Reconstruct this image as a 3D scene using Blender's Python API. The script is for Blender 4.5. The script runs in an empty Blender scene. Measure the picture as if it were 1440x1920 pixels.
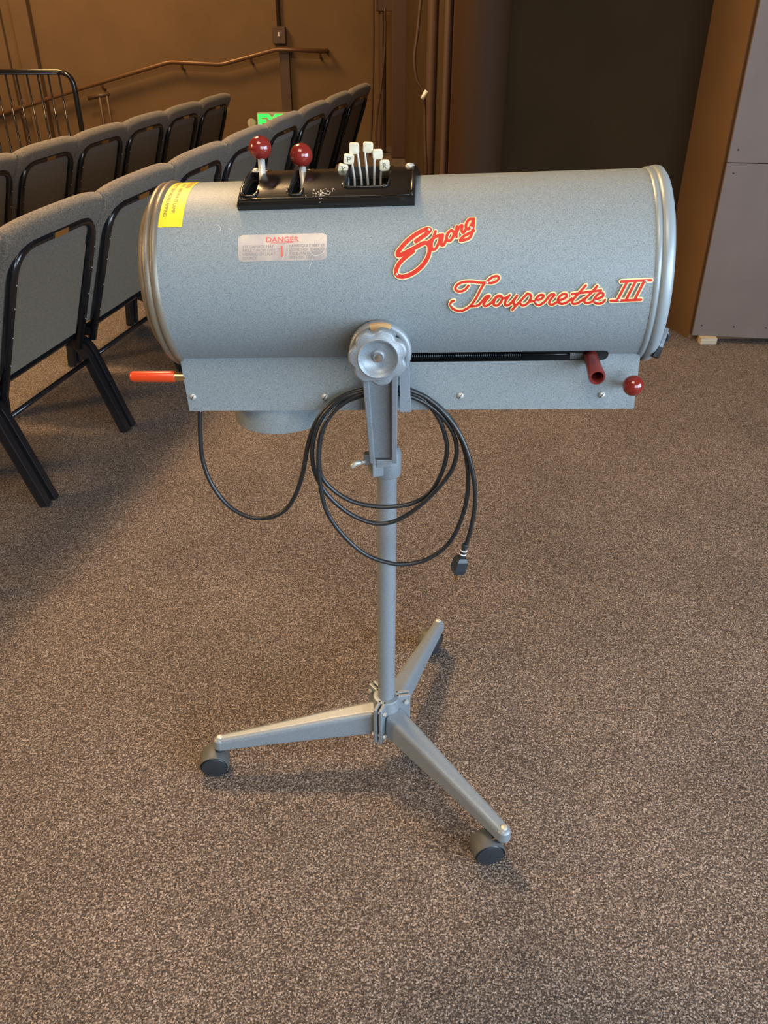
import bpy, bmesh, math, random
from mathutils import Vector, Matrix
random.seed(4)
V = Vector
C = bpy.context.scene.collection
PI = math.pi
FPX, TH, HC = 1560.0, math.radians(32), 1.4      # focal length in pixels, downward pitch, camera height
CT, ST = math.cos(TH), math.sin(TH)
CAM = V((0, 0, HC))

def ray(px, py):
    u, v = px - 720, py - 960
    return V((u, FPX * CT - v * ST, -(FPX * ST + v * CT)))
def UY(px, py, y):
    r = ray(px, py); return CAM + r * (y / r.y)
def UZ(px, py, z):
    r = ray(px, py); return CAM + r * ((z - HC) / r.z)

# ------------------------------------------------------------------ materials
def mat(name, col, rough=.5, metal=0.0, noise=None, bump=None, emit=None, spec=.5, coat=0.0, sheen=0.0):
    m = bpy.data.materials.new(name); m.use_nodes = True
    nt = m.node_tree; N = nt.nodes; L = nt.links
    b = N['Principled BSDF']
    b.inputs['Base Color'].default_value = (*col, 1)
    b.inputs['Roughness'].default_value = rough
    b.inputs['Metallic'].default_value = metal
    b.inputs['Specular IOR Level'].default_value = spec
    b.inputs['Coat Weight'].default_value = coat
    b.inputs['Sheen Weight'].default_value = sheen
    tc = N.new('ShaderNodeTexCoord')
    if noise:
        stops, scale, detail = noise
        n = N.new('ShaderNodeTexNoise'); n.inputs['Scale'].default_value = scale; n.inputs['Detail'].default_value = detail
        r = N.new('ShaderNodeValToRGB')
        while len(r.color_ramp.elements) < len(stops): r.color_ramp.elements.new(.5)
        for e, (p, c) in zip(r.color_ramp.elements, stops): e.position = p; e.color = (*c, 1)
        L.new(tc.outputs['Object'], n.inputs['Vector']); L.new(n.outputs['Fac'], r.inputs['Fac'])
        L.new(r.outputs['Color'], b.inputs['Base Color'])
    if bump:
        scale, dist, strength = bump
        n2 = N.new('ShaderNodeTexNoise'); n2.inputs['Scale'].default_value = scale; n2.inputs['Detail'].default_value = 3
        bp = N.new('ShaderNodeBump'); bp.inputs['Distance'].default_value = dist; bp.inputs['Strength'].default_value = strength
        L.new(tc.outputs['Object'], n2.inputs['Vector']); L.new(n2.outputs['Fac'], bp.inputs['Height'])
        L.new(bp.outputs['Normal'], b.inputs['Normal'])
    if emit:
        b.inputs['Emission Color'].default_value = (*emit[0], 1); b.inputs['Emission Strength'].default_value = emit[1]
    return m

M = {}
M['hammer'] = mat('hammertone_paint', (.2, .23, .25), .5, .08, spec=.35,
                  noise=([(.36, (.155, .19, .205)), (.5, (.235, .274, .290)), (.64, (.275, .315, .330))], 850, 1.5), bump=(850, .0006, .4))
M['cast'] = mat('cast_hammertone', (.2, .22, .24), .42, .25,
                noise=([(.35, (.195, .225, .25)), (.6, (.255, .292, .32))], 650, 1.5), bump=(650, .0005, .3))
M['rim'] = mat('rim_enamel', (.27, .315, .335), .36, .15, bump=(300, .0005, .35))
M['rimdark'] = mat('rim_enamel_warm_shade', (.17, .14, .10), .38, .2, bump=(300, .0006, .5))  # left-end copy of the rim enamel, dim warm light put into its colour
M['bake'] = mat('black_bakelite', (.010, .009, .008), .2, 0, bump=(60, .001, .08), spec=.4)
M['dark'] = mat('interior_black', (.01, .01, .01), .7)
M['spring'] = mat('spring_steel', (.06, .065, .07), .35, .8)
M['cord'] = mat('rubber_cord', (.014, .016, .018), .36, 0, bump=(500, .0004, .3))
M['redball'] = mat('red_plastic', (.30, .03, .02), .16, 0, coat=.4, noise=([(.3, (.17, .016, .012)), (.7, (.22, .022, .015))], 30, 2))
M['maroon'] = mat('maroon_plastic', (.20, .02, .02), .3, 0, coat=.3, noise=([(.3, (.12, .016, .014)), (.7, (.18, .028, .023))], 60, 3))
M['orange'] = mat('orange_vinyl', (.62, .05, .010), .35, 0, coat=.2)
M['chrome'] = mat('chrome', (.75, .74, .70), .22, 1)
M['zinc'] = mat('zinc_screw', (.55, .55, .50), .45, .5)
M['brass'] = mat('brass', (.75, .55, .25), .3, 1)
M['tan'] = mat('fibre_washer', (.55, .33, .14), .6)
M['cream'] = mat('cream_plate', (.80, .68, .36), .45)
M['badge'] = mat('red_enamel', (.56, .026, .012), .5, spec=.3)
M['yellow'] = mat('yellow_label', (.80, .64, .015), .5)
M['ink'] = mat('label_ink', (.10, .10, .06), .6)
M['inkgrey'] = mat('worn_label_ink', (.24, .22, .22), .6)
M['redink'] = mat('red_ink', (.70, .10, .06), .55)
M['foil'] = mat('foil_label', (.42, .38, .36), .42, .25, noise=([(.3, (.34, .315, .31)), (.7, (.46, .40, .35))], 40, 4))
M['nickel'] = mat('nickel_wire', (.60, .57, .50), .45, .4)
M['scratch'] = mat('scratched_edge', (.66, .62, .56), .5)
M['tag'] = mat('ivory_tag', (.72, .64, .44), .4, 0, noise=([(.3, (.62, .52, .33)), (.7, (.80, .76, .60))], 90, 2))
M['wheel'] = mat('black_nylon', (.022, .027, .032), .35)
M['hood'] = mat('caster_hood', (.085, .09, .09), .55, .1)
M['frame'] = mat('black_steel_tube', (.008, .009, .011), .22, 0, coat=.25, spec=.5)
M['fabric'] = mat('taupe_upholstery', (.12, .1, .08), .95, 0,
                  noise=([(.32, (.075, .062, .046)), (.5, (.14, .118, .090)), (.68, (.23, .195, .15))], 260, 3), bump=(300, .002, .5), sheen=.15)
M['shell'] = mat('taupe_back_cloth', (.1, .09, .075), .95, 0,
                 noise=([(.3, (.12, .100, .072)), (.5, (.168, .142, .104)), (.7, (.22, .187, .14))], 330, 3), bump=(400, .001, .4))
M['wall'] = mat('brown_paint', (.15, .085, .045), .8, 0, noise=([(.3, (.125, .073, .032)), (.7, (.15, .088, .040))], 3, 6), bump=(150, .002, .3))
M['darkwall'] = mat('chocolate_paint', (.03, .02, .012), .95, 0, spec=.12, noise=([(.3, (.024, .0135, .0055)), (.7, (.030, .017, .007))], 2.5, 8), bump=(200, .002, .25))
M['pier'] = mat('brown_gloss_paint', (.15, .08, .035), .6, 0, noise=([(.3, (.125, .064, .022)), (.7, (.155, .080, .029))], 2.5, 8), bump=(120, .001, .3))
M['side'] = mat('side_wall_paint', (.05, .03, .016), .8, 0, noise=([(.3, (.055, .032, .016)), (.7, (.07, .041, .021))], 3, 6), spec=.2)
M['panel'] = mat('grey_brown_board', (.19, .155, .145), .6, 0, noise=([(.2, (.125, .092, .077)), (.6, (.145, .108, .09)), (.8, (.158, .12, .102))], 6, 8), bump=(90, .001, .2))
M['ceil'] = mat('dark_ceiling', (.05, .035, .025), .9)
M['wood'] = mat('pale_wood', (.45, .38, .26), .7)
M['pipe'] = mat('painted_pipe', (.075, .042, .027), .5)
M['column'] = mat('column_paint', (.034, .016, .007), .7, spec=.12, bump=(120, .001, .3))
M['rail'] = mat('brown_rail', (.15, .08, .04), .3, .3)
M['white'] = mat('white_tape', (.75, .74, .72), .6)
M['signbox'] = mat('sign_housing', (.45, .45, .38), .5)
M['green'] = mat('green_sign_light', (.02, .6, .05), .5, emit=((.02, 1.0, .06), 2.6))
M['vent'] = M['hammer']

def carpet():
    m = bpy.data.materials.new('loop_carpet'); m.use_nodes = True
    nt = m.node_tree; N = nt.nodes; L = nt.links; b = N['Principled BSDF']
    b.inputs['Roughness'].default_value = .97; b.inputs['Specular IOR Level'].default_value = .15
    tc = N.new('ShaderNodeTexCoord')
    n = N.new('ShaderNodeTexNoise'); n.inputs['Scale'].default_value = 260; n.inputs['Detail'].default_value = 3; n.inputs['Roughness'].default_value = .7
    vc = N.new('ShaderNodeTexVoronoi'); vc.inputs['Scale'].default_value = 420; vc.inputs['Randomness'].default_value = 1
    sp = N.new('ShaderNodeSeparateColor'); L.new(tc.outputs['Object'], vc.inputs['Vector']); L.new(vc.outputs['Color'], sp.inputs['Color'])
    nb = N.new('ShaderNodeMix'); nb.data_type = 'FLOAT'; nb.inputs[0].default_value = .32
    r = N.new('ShaderNodeValToRGB')
    st = [(.30, (.034, .0265, .023)), (.44, (.076, .059, .050)), (.56, (.152, .121, .102)), (.73, (.46, .385, .33))]
    while len(r.color_ramp.elements) < 4: r.color_ramp.elements.new(.5)
    for e, (p, c) in zip(r.color_ramp.elements, st): e.position = p; e.color = (*c, 1)
    n2 = N.new('ShaderNodeTexNoise'); n2.inputs['Scale'].default_value = 3.0; n2.inputs['Detail'].default_value = 3
    mr = N.new('ShaderNodeMapRange'); mr.inputs['From Min'].default_value = .3; mr.inputs['From Max'].default_value = .7
    mr.inputs['To Min'].default_value = .88; mr.inputs['To Max'].default_value = 1.1
    mx = N.new('ShaderNodeVectorMath'); mx.operation = 'SCALE'
    vo = N.new('ShaderNodeTexVoronoi'); vo.inputs['Scale'].default_value = 260
    bp = N.new('ShaderNodeBump'); bp.inputs['Distance'].default_value = .003; bp.inputs['Strength'].default_value = .6
    L.new(tc.outputs['Object'], n.inputs['Vector']); L.new(tc.outputs['Object'], n2.inputs['Vector']); L.new(tc.outputs['Object'], vo.inputs['Vector'])
    L.new(n.outputs['Fac'], nb.inputs[2]); L.new(sp.outputs['Red'], nb.inputs[3]); L.new(nb.outputs[0], r.inputs['Fac']); L.new(n2.outputs['Fac'], mr.inputs['Value'])
    L.new(r.outputs['Color'], mx.inputs[0]); L.new(mr.outputs['Result'], mx.inputs['Scale'])
    L.new(mx.outputs['Vector'], b.inputs['Base Color'])
    L.new(vo.outputs['Distance'], bp.inputs['Height']); L.new(bp.outputs['Normal'], b.inputs['Normal'])
    return m
M['carpet'] = carpet()

# ------------------------------------------------------------------ mesh builder
class MB:
    def __init__(s): s.v = []; s.f = []; s.m = []; s.sm = []
    def add(s, verts, faces, mi=0, smooth=False):
        o = len(s.v); s.v += [V(p) for p in verts]
        for f in faces: s.f.append([i + o for i in f]); s.m.append(mi); s.sm.append(smooth)
    def box(s, c, size, R=None, mi=0):
        R = R or Matrix.Identity(3); a, b, d = [q / 2 for q in size]; c = V(c)
        vs = [c + R @ V((x, y, z)) for x in (-a, a) for y in (-b, b) for z in (-d, d)]
        s.add(vs, [(0, 1, 3, 2), (4, 6, 7, 5), (0, 4, 5, 1), (2, 3, 7, 6), (0, 2, 6, 4), (1, 5, 7, 3)], mi)
    def prism(s, poly, fn, h0, h1, mi=0):
        """poly 2-D outline, fn(a,b,h)->3-D point"""
        n = len(poly)
        vs = [fn(a, b, h0) for a, b in poly] + [fn(a, b, h1) for a, b in poly]
        s.add(vs, [tuple(range(n))[::-1], tuple(range(n, 2 * n))] + [(i, (i + 1) % n, n + (i + 1) % n, n + i) for i in range(n)], mi)
    def tube(s, pts, rad, n=10, mi=0, caps=True, square=False, up=None, w=None, close=False):
        pts = [V(p) for p in pts]; k = len(pts)
        rr = rad if isinstance(rad, (list, tuple)) else [rad] * k
        t0 = (pts[1] - pts[0]).normalized()
        nrm = V(up) if up is not None else t0.orthogonal()
        nrm = (nrm - t0 * nrm.dot(t0)).normalized()
        vs = []
        for i in range(k):
            if close: t = (pts[(i + 1) % k] - pts[i - 1]).normalized()
            else: t = (pts[min(i + 1, k - 1)] - pts[max(i - 1, 0)]).normalized()
            nrm = (nrm - t * nrm.dot(t)).normalized(); bn = t.cross(nrm)
            if square:
                h = w if w is not None else rr[i]
                # mitre so corners keep width
                for a, b in ((1, 1), (-1, 1), (-1, -1), (1, -1)): vs.append(pts[i] + nrm * (a * rr[i]) + bn * (b * h))
            else:
                for j in range(n):
                    a = 2 * PI * j / n; vs.append(pts[i] + (nrm * math.cos(a) + bn * math.sin(a)) * rr[i])
        m = 4 if square else n
        fs = []
        for i in range(k if close else k - 1):
            i2 = (i + 1) % k
            for j in range(m):
                fs.append((i * m + j, i * m + (j + 1) % m, i2 * m + (j + 1) % m, i2 * m + j))
        if caps and not close:
            fs.append(tuple(range(m))[::-1]); fs.append(tuple((k - 1) * m + j for j in range(m)))
        s.add(vs, fs, mi, not square)
    def lathe(s, o, axis, prof, n=32, mi=0, smooth=True, a0=0, a1=2 * PI, ref=None, lobes=None):
        """prof: list of (distance along axis, radius)"""
        o = V(o); ax = V(axis).normalized(); e1 = (V(ref) if ref is not None else ax.orthogonal()); e1 = (e1 - ax * e1.dot(ax)).normalized(); e2 = ax.cross(e1)
        full = abs(a1 - a0 - 2 * PI) < 1e-6; cols = n if full else n + 1
        vs = []
        for (d, r) in prof:
            for j in range(cols):
                a = a0 + (a1 - a0) * j / n
                q = r * (lobes(a, r) if lobes else 1)
                vs.append(o + ax * d + (e1 * math.cos(a) + e2 * math.sin(a)) * q)
        fs = []
        for i in range(len(prof) - 1):
            for j in range(n):
                j2 = (j + 1) % cols
                fs.append((i * cols + j, i * cols + j2, (i + 1) * cols + j2, (i + 1) * cols + j))
        s.add(vs, fs, mi, smooth)
    def ball(s, c, r, n=24, mi=0):
        s.lathe(c, (0, 0, 1), [(-r * math.cos(PI * i / 14), max(r * math.sin(PI * i / 14), 1e-5)) for i in range(15)], n, mi)
    def build(s, name, mats, parent=None, bevel=None, recalc=True, sharp=None):
        me = bpy.data.meshes.new(name)
        inv = Matrix.Translation(-V(parent.matrix_basis.translation)) if parent is not None and parent.type == 'EMPTY' else None
        off = V((0, 0, 0))
        p = parent
        while p is not None: off += V(p.location); p = p.parent
        me.from_pydata([v - off for v in s.v], [], s.f)
        for mm in (mats if isinstance(mats, (list, tuple)) else [mats]): me.materials.append(mm)
        for p_, mi, sm in zip(me.polygons, s.m, s.sm): p_.material_index = mi; p_.use_smooth = sm
        bm = bmesh.new(); bm.from_mesh(me)
        bmesh.ops.remove_doubles(bm, verts=bm.verts, dist=1e-6)
        if recalc: bmesh.ops.recalc_face_normals(bm, faces=bm.faces)
        if sharp is not None:
            for e in bm.edges:
                if len(e.link_faces) == 2 and e.calc_face_angle(0) > math.radians(sharp): e.smooth = False
        bm.to_mesh(me); bm.free()
        ob = bpy.data.objects.new(name, me); C.objects.link(ob)
        if parent is not None: ob.parent = parent
        if bevel:
            md = ob.modifiers.new('bevel', 'BEVEL'); md.width = bevel[0]; md.segments = bevel[1]; md.limit_method = 'ANGLE'; md.angle_limit = math.radians(40)
            if len(bevel) > 2:
                for p_ in me.polygons: p_.use_smooth = True
                md.harden_normals = True
        return ob

def tag(o, label=None, cat=None, group=None, kind=None):
    if label: o['label'] = label
    if cat: o['category'] = cat
    if group: o['group'] = group
    if kind: o['kind'] = kind
    return o
def empty(name, loc, rz=0):
    o = bpy.data.objects.new(name, None); C.objects.link(o); o.location = loc; o.rotation_euler = (0, 0, rz); o.empty_display_size = .1; return o
def smooth_path(P, sub=6, close=False):
    P = [V(p) for p in P]; n = len(P); out = []
    rng = range(n) if close else range(n - 1)
    for i in rng:
        g = (lambda k: P[k % n]) if close else (lambda k: P[max(0, min(n - 1, k))])
        p0, p1, p2, p3 = g(i - 1), g(i), g(i + 1), g(i + 2)
        for j in range(sub):
            t = j / sub
            out.append(.5 * ((2 * p1) + (p2 - p0) * t + (2 * p0 - 5 * p1 + 4 * p2 - p3) * t * t + (3 * p1 - p0 - 3 * p2 + p3) * t ** 3))
    if not close: out.append(P[-1])
    return out
def boolean_cut(ob, cutters):
    for c in cutters:
        md = ob.modifiers.new('cut', 'BOOLEAN'); md.object = c; md.operation = 'DIFFERENCE'; md.solver = 'EXACT'
    bpy.context.view_layer.update()
    dg = bpy.context.evaluated_depsgraph_get()
    me = bpy.data.meshes.new_from_object(ob.evaluated_get(dg))
    ob.modifiers.clear(); old = ob.data; ob.data = me
    for c in cutters: bpy.data.objects.remove(c)
def text_mesh(body, size, align='LEFT', bold=0.0, shear=0.0):
    cu = bpy.data.curves.new('t', 'FONT'); cu.body = body; cu.size = size; cu.align_x = align; cu.offset = bold; cu.resolution_u = 3; cu.shear = shear
    ob = bpy.data.objects.new('t', cu); C.objects.link(ob); bpy.context.view_layer.update()
    me = bpy.data.meshes.new_from_object(ob.evaluated_get(bpy.context.evaluated_depsgraph_get()))
    vs = [v.co.copy() for v in me.vertices]; fs = [tuple(p.vertices) for p in me.polygons]
    bpy.data.objects.remove(ob); return vs, fs

# ------------------------------------------------------------------ the follow spot
ROOT = V((.005, 1.25, 0))
spot = empty('follow_spotlight', ROOT)
tag(spot, 'grey hammertone follow spotlight with red script badges on a wheeled tripod stand', 'spotlight')

BC, YAW, TILT = V((.0324, 1.25, 1.045)), -.0875, .0458
BL, BR, BA, BS = .6816, .1327, .8683, .0866       # housing length, radius, crease angle, skirt height
RB = Matrix.Rotation(YAW, 3, 'Z') @ Matrix.Rotation(-TILT, 3, 'Y')
RBi = RB.transposed()
def W(x, y, z): return BC + RB @ V((x, y, z))          # housing frame -> world
AX = RB @ V((1, 0, 0))
def to_cyl(px, py, h=0):
    """pixel -> (x along the housing, arc length) on the housing's round surface"""
    o = RBi @ (CAM - BC); d = RBi @ ray(px, py); d.normalize(); R = BR + h
    a = d.y ** 2 + d.z ** 2; b = 2 * (o.y * d.y + o.z * d.z); c = o.y ** 2 + o.z ** 2 - R * R
    disc = b * b - 4 * a * c
    t = (-b - math.sqrt(max(disc, 0))) / (2 * a); p = o + d * t
    return p.x, math.atan2(p.z, -p.y) * BR
def on_cyl(x, s, h=0):
    a = s / BR; R = BR + h; return W(x, -R * math.cos(a), R * math.sin(a))
YS = -BR * math.cos(BA)                                 # skirt plane in the housing frame
def on_skirt(px, py, off=0):
    o = RBi @ (CAM - BC); d = RBi @ ray(px, py); t = (YS - off - o.y) / d.y; p = o + d * t; return W(p.x, p.y, p.z)
def skirt_local(px, py, off=0): return RBi @ (on_skirt(px, py, off) - BC)

# housing: sheet profile swept along its axis
zc = -BR * math.sin(BA)
prof = [(YS, zc - BS), (YS, zc - BS * .5), (YS, zc - .004)]
na = 72
for i in range(na + 1):
    a = -BA + (PI + 2 * BA) * i / na
    prof.append((-BR * math.cos(a), BR * math.sin(a)))
prof += [(-YS, zc - .004), (-YS, zc - BS * .5), (-YS, zc - BS)]
th = .0022
def inner(p):
    y, z = p; r = math.hypot(y, z)
    if z < zc - .002: return (y - math.copysign(th, y), z)
    k = (BR - th) / BR; return (y * k, z * k)
xs = [-BL / 2, BL / 2]
hb = MB(); n = len(prof); vs = []
for x in xs:
    vs += [W(x, *p) for p in prof] + [W(x, *inner(p)) for p in prof]
fs = []
for i in range(n - 1):
    fs += [(i, i + 1, 2 * n + i + 1, 2 * n + i), (n + i, 3 * n + i, 3 * n + i + 1, n + i + 1), (i, n + i, n + i + 1, i + 1), (2 * n + i, 2 * n + i + 1, 3 * n + i + 1, 3 * n + i)]
fs += [(0, 2 * n, 3 * n, n), (n - 1, 2 * n - 1, 4 * n - 1, 3 * n - 1)]
hb.add(vs, fs, 0, True)
housing = hb.build('lamp_housing', [M['hammer'], M['dark']], spot, sharp=25)
def cutter(pts2, fn, h0, h1):
    b = MB(); b.prism(pts2, fn, h0, h1); o = b.build('cutter', M['dark']); o.location = -V(spot.location); 
    o.location = V((0, 0, 0)); return o
def stadium(x0, x1, z0, z1, k=8):
    r = (z1 - z0) / 2; zm = (z0 + z1) / 2; out = []
    for i in range(k + 1): a = -PI / 2 + PI * i / k; out.append((x1 - r + r * math.cos(a), zm + r * math.sin(a)))
    for i in range(k + 1): a = PI / 2 + PI * i / k; out.append((x0 + r + r * math.cos(a), zm + r * math.sin(a)))
    return out
# long slot at the crease
sL, sR = skirt_local(735, 668), skirt_local(1141, 664)
st0, st1 = skirt_local(960, 677).z, skirt_local(960, 655).z
slotc = cutter(stadium(sL.x, sR.x, st0, st1), lambda a, b, h: W(a, h, b), -.2, -.05)
# lever openings beneath the black cover
DX0, DX1 = to_cyl(443, 383, .012)[0], to_cyl(777, 376, .012)[0]
DA0 = to_cyl(600, 383, .008)[1]
def deck_cut(px, y0, wpx, s0, s1):
    x = to_cyl(px, y0, .012)[0]; w = wpx * .00074
    return x, w, s0, s1
SL = []
for px, hw in ((468, .0098), (553, .0092)):
    x = to_cyl(px, 360, .012)[0]; SL.append((x, hw, DA0 + .014, DA0 + .118))
xa, xb = to_cyl(650, 348, .012)[0], to_cyl(722, 346, .012)[0]
SL.append(((xa + xb) / 2, (xb - xa) / 2 + .004, to_cyl(690, 350, .012)[1], DA0 + .105))
def slot_outline(x, hw, s0, s1, k=6, rad=None):
    r = rad or hw; out = []
    for cx, cy, a0 in ((x + hw - r, s1 - r, 0), (x - hw + r, s1 - r, PI / 2), (x - hw + r, s0 + r, PI), (x + hw - r, s0 + r, 3 * PI / 2)):
        for i in range(k + 1): a = a0 + PI / 2 * i / k; out.append((cx + r * math.cos(a), cy + r * math.sin(a)))
    return out
def slot_cutter(S, h0, h1):
    x, hw, s0, s1 = S
    b = MB(); m = 14; vs = []
    for i in range(m + 1):
        s = s0 + (s1 - s0) * i / m
        # rounded ends
        e = min(s - s0, s1 - s); w = hw if e > .006 else hw * (.55 + .45 * math.sin(PI / 2 * max(e, 0) / .006))
        vs += [on_cyl(x - w, s, h0), on_cyl(x + w, s, h0), on_cyl(x + w, s, h1), on_cyl(x - w, s, h1)]
    fs = [(0, 1, 2, 3), (m * 4 + 3, m * 4 + 2, m * 4 + 1, m * 4)]
    for i in range(m):
        for j in range(4): fs.append((i * 4 + j, (i + 1) * 4 + j, (i + 1) * 4 + (j + 1) % 4, i * 4 + (j + 1) % 4))
    b.add(vs, fs); return b.build('cutter', M['dark'])
boolean_cut(housing, [slotc] + [slot_cutter(S, -.02, .02) for S in SL])
for p in housing.data.polygons: p.use_smooth = True
bm = bmesh.new(); bm.from_mesh(housing.data)
for e in bm.edges:
    if len(e.link_faces) == 2 and e.calc_face_angle(0) > math.radians(20): e.smooth = False
bm.to_mesh(housing.data); bm.free()

# dark chassis inside (floor tray, carriage rods, spring)
b = MB()
b.box(W(0, 0, zc - BS + .012), (BL - .02, 2 * abs(YS) - .008, .004), RB)
b.box(W(0, .03, zc + .01), (BL - .03, .004, .16), RB)
b.build('chassis', M['dark'], spot)
b = MB()
P0 = W(sL.x + .01, YS + .012, (st0 + st1) / 2 - .004); P1 = W(sL.x + .19, YS + .012, (st0 + st1) / 2 - .004)
turns = 60; pts = []
e2 = RB @ V((0, 1, 0)); e3 = RB @ V((0, 0, 1))
for i in range(turns * 8 + 1):
    a = 2 * PI * i / 8; pts.append(P0.lerp(P1, i / (turns * 8)) + (e2 * math.cos(a) + e3 * math.sin(a)) * .0031)
b.tube(pts, .0009, 5)
b.tube([P1, W(sR.x - .03, YS + .012, (st0 + st1) / 2 - .004)], .002, 8)
b.build('carriage_spring', M['spring'], spot)

# screws on the skirt
for px, py in ((362, 744), (609, 744), (863, 742), (1128, 740)):
    c = on_skirt(px, py); nrm = RB @ V((0, -1, 0)); b = MB()
    b.lathe(c, nrm, [(0, .0052), (.0006, .0052), (.0018, .0046), (.003, .003), (.0033, .00001)], 16)
    ex = AX; R3 = Matrix((ex, e3, nrm)).transposed() @ Matrix.Rotation(.9, 3, 'Z')
    b.box(c + nrm * .0031, (.0085, .0011, .0008), R3, 1)
    b.build('screw', [M['zinc'], M['dark']], housing)

# end rims
def ring(prof, side, name, m, parent=spot, k=96):
    b = MB(); b.lathe(W(side * BL / 2, 0, 0), AX * side, prof, k); return b.build(name, m, parent, sharp=50)
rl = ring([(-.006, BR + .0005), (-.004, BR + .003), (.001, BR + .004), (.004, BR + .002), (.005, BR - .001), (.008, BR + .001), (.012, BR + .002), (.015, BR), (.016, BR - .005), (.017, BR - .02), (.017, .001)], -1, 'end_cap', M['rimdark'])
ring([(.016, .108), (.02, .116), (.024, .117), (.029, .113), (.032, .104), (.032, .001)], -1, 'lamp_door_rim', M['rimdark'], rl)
rr = ring([(-.004, BR + .0004), (-.002, BR + .002), (.002, BR + .0025), (.0045, BR + .0005), (.006, BR + .003), (.011, BR + .004), (.017, BR + .003), (.021, BR - .002), (.023, BR - .008), (.024, BR - .02)], 1, 'front_ring', M['rim'])
ring([(.022, .113), (.014, .08), (.010, .04), (.009, .001)], 1, 'lens', M['bake'], rr)
# spring latch hanging at the lower front end
b = MB()
lp = [(1249, 606), (1246, 628), (1236, 646), (1224, 664)]
b.tube([W(BL / 2 + .022, -.066, -.088)] + [UY(px, py, 1.13) for px, py in lp[1:]], .0028, square=True, w=.010, up=(1, -.3, 0))
b.tube(smooth_path([UY(1249, 618, 1.135), UY(1253, 632, 1.135), UY(1244, 645, 1.135), UY(1238, 658, 1.135)], 4), .0022, 8)
b.tube([UY(1232, 655, 1.13), UY(1227, 669, 1.13)], .004, square=True, w=.006)
b.build('latch', M['spring'], rr)

# black lever cover on top
b = MB(); m = 26; s0, s1 = DA0, DA0 + .150
sec = [(0, 0), (0, .009), (.003, .0125)]
vs = []; xs_ = [DX0, DX1]
ss = [s0 + (s1 - s0) * i / m for i in range(m + 1)]
xl = [DX0, DX0 + .003] + [DX0 + .003 + (DX1 - DX0 - .006) * i / 12 for i in range(1, 12)] + [DX1 - .003, DX1]
nx = len(xl)
def dh(i, j):
    edge = (i == 0 or i == len(ss) - 1) or (j == 0 or j == nx - 1)
    return .0095 if edge else .0125
ssx = [s0, s0 + .003] + ss[1:-1] + [s1 - .003, s1]
for i, s in enumerate(ssx):
    for j, x in enumerate(xl):
        e = i == 0 or i == len(ssx) - 1 or j == 0 or j == nx - 1
        vs.append(on_cyl(x, s, .0095 if e else .0125))
for i, s in enumerate(ssx):
    for j, x in enumerate(xl): vs.append(on_cyl(x, s, .0006))
o2 = len(ssx) * nx; fs = []
for i in range(len(ssx) - 1):
    for j in range(nx - 1):
        q = (i * nx + j, i * nx + j + 1, (i + 1) * nx + j + 1, (i + 1) * nx + j); fs += [q, tuple(k + o2 for k in q[::-1])]
for i in range(len(ssx) - 1):
    fs += [(i * nx, (i + 1) * nx, (i + 1) * nx + o2, i * nx + o2), (i * nx + nx - 1, i * nx + nx - 1 + o2, (i + 1) * nx + nx - 1 + o2, (i + 1) * nx + nx - 1)]
for j in range(nx - 1):
    fs += [(j, j + o2, j + 1 + o2, j + 1), ((len(ssx) - 1) * nx + j, (len(ssx) - 1) * nx + j + 1, (len(ssx) - 1) * nx + j + 1 + o2, (len(ssx) - 1) * nx + j + o2)]
b.add(vs, fs, 0, True)
deck = b.build('lever_cover', [M['bake'], M['dark']], spot, sharp=40)
boolean_cut(deck, [slot_cutter(S, -.01, .03) for S in SL])
b = MB()                                            # raised lips round the openings and along the edges
for S in SL:
    ol = slot_outline(S[0], S[1] + .0015, S[2] - .0015, S[3] + .0015, rad=min(S[1], .009))
    b.tube([on_cyl(x, s, .0128) for x, s in ol], .0017, 6, close=True)
b.tube([on_cyl(DX0 + .004, s0 + .006 + (s1 - s0 - .012) * i / 14, .0125) for i in range(15)], .0016, 6)
b.tube([on_cyl(DX1 - .004, s0 + .006 + (s1 - s0 - .012) * i / 14, .0125) for i in range(15)], .0016, 6)
b.build('moulded_lip', M['bake'], deck)
def deck_ledge():
    x, hw, a, c = SL[2]; bb = MB(); vs = []
    for ds, h in ((0, .0115), (.001, .0085), (.009, .0075), (.010, -.004)):
        vs += [on_cyl(x - hw, a + ds, h), on_cyl(x + hw, a + ds, h)]
    vs += [on_cyl(x - hw, a, -.004), on_cyl(x + hw, a, -.004)]
    bb.add(vs, [(0, 1, 3, 2), (2, 3, 5, 4), (4, 5, 7, 6), (8, 9, 1, 0), (6, 7, 9, 8), (0, 2, 4, 6, 8), (1, 9, 7, 5, 3)])
    return bb.build('slot_ledge', M['wheel'], deck)
deck_ledge()
b = MB(); b.tube([on_cyl(DX0 + .006 + (DX1 - DX0 - .012) * i / 10, DA0 + .0075, .0125) for i in range(11)], .0013, 6)
b.build('moulded_lip', M['bake'], deck)

for dx in (DX0 + .011, DX1 - .011):
    sq = BR * math.radians(95); q = on_cyl(dx, sq, .012); b = MB()
    b.lathe(q, (on_cyl(dx, sq, .02) - q), [(0, .0068), (.002, .0068), (.0045, .0045), (.0055, .0001)], 16)
    b.build('screw', M['zinc'], deck)
b = MB()                                            # worn scratches
for k in range(46):
    px = random.gauss(600, 13); py = random.gauss(362, 5); x, s = to_cyl(px, py, .0128)
    a = random.uniform(0, PI); l = random.uniform(.001, .0035)
    d = (math.cos(a) * l, math.sin(a) * l); w = .0003
    b.add([on_cyl(x - d[0], s - d[1], .0129), on_cyl(x + w * d[1] / l, s - w * d[0] / l, .0129), on_cyl(x + d[0], s + d[1], .0129), on_cyl(x - w * d[1] / l, s + w * d[0] / l, .0129)], [(0, 1, 2, 3)])
b.build('scratch_mark', M['scratch'], deck)

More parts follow.
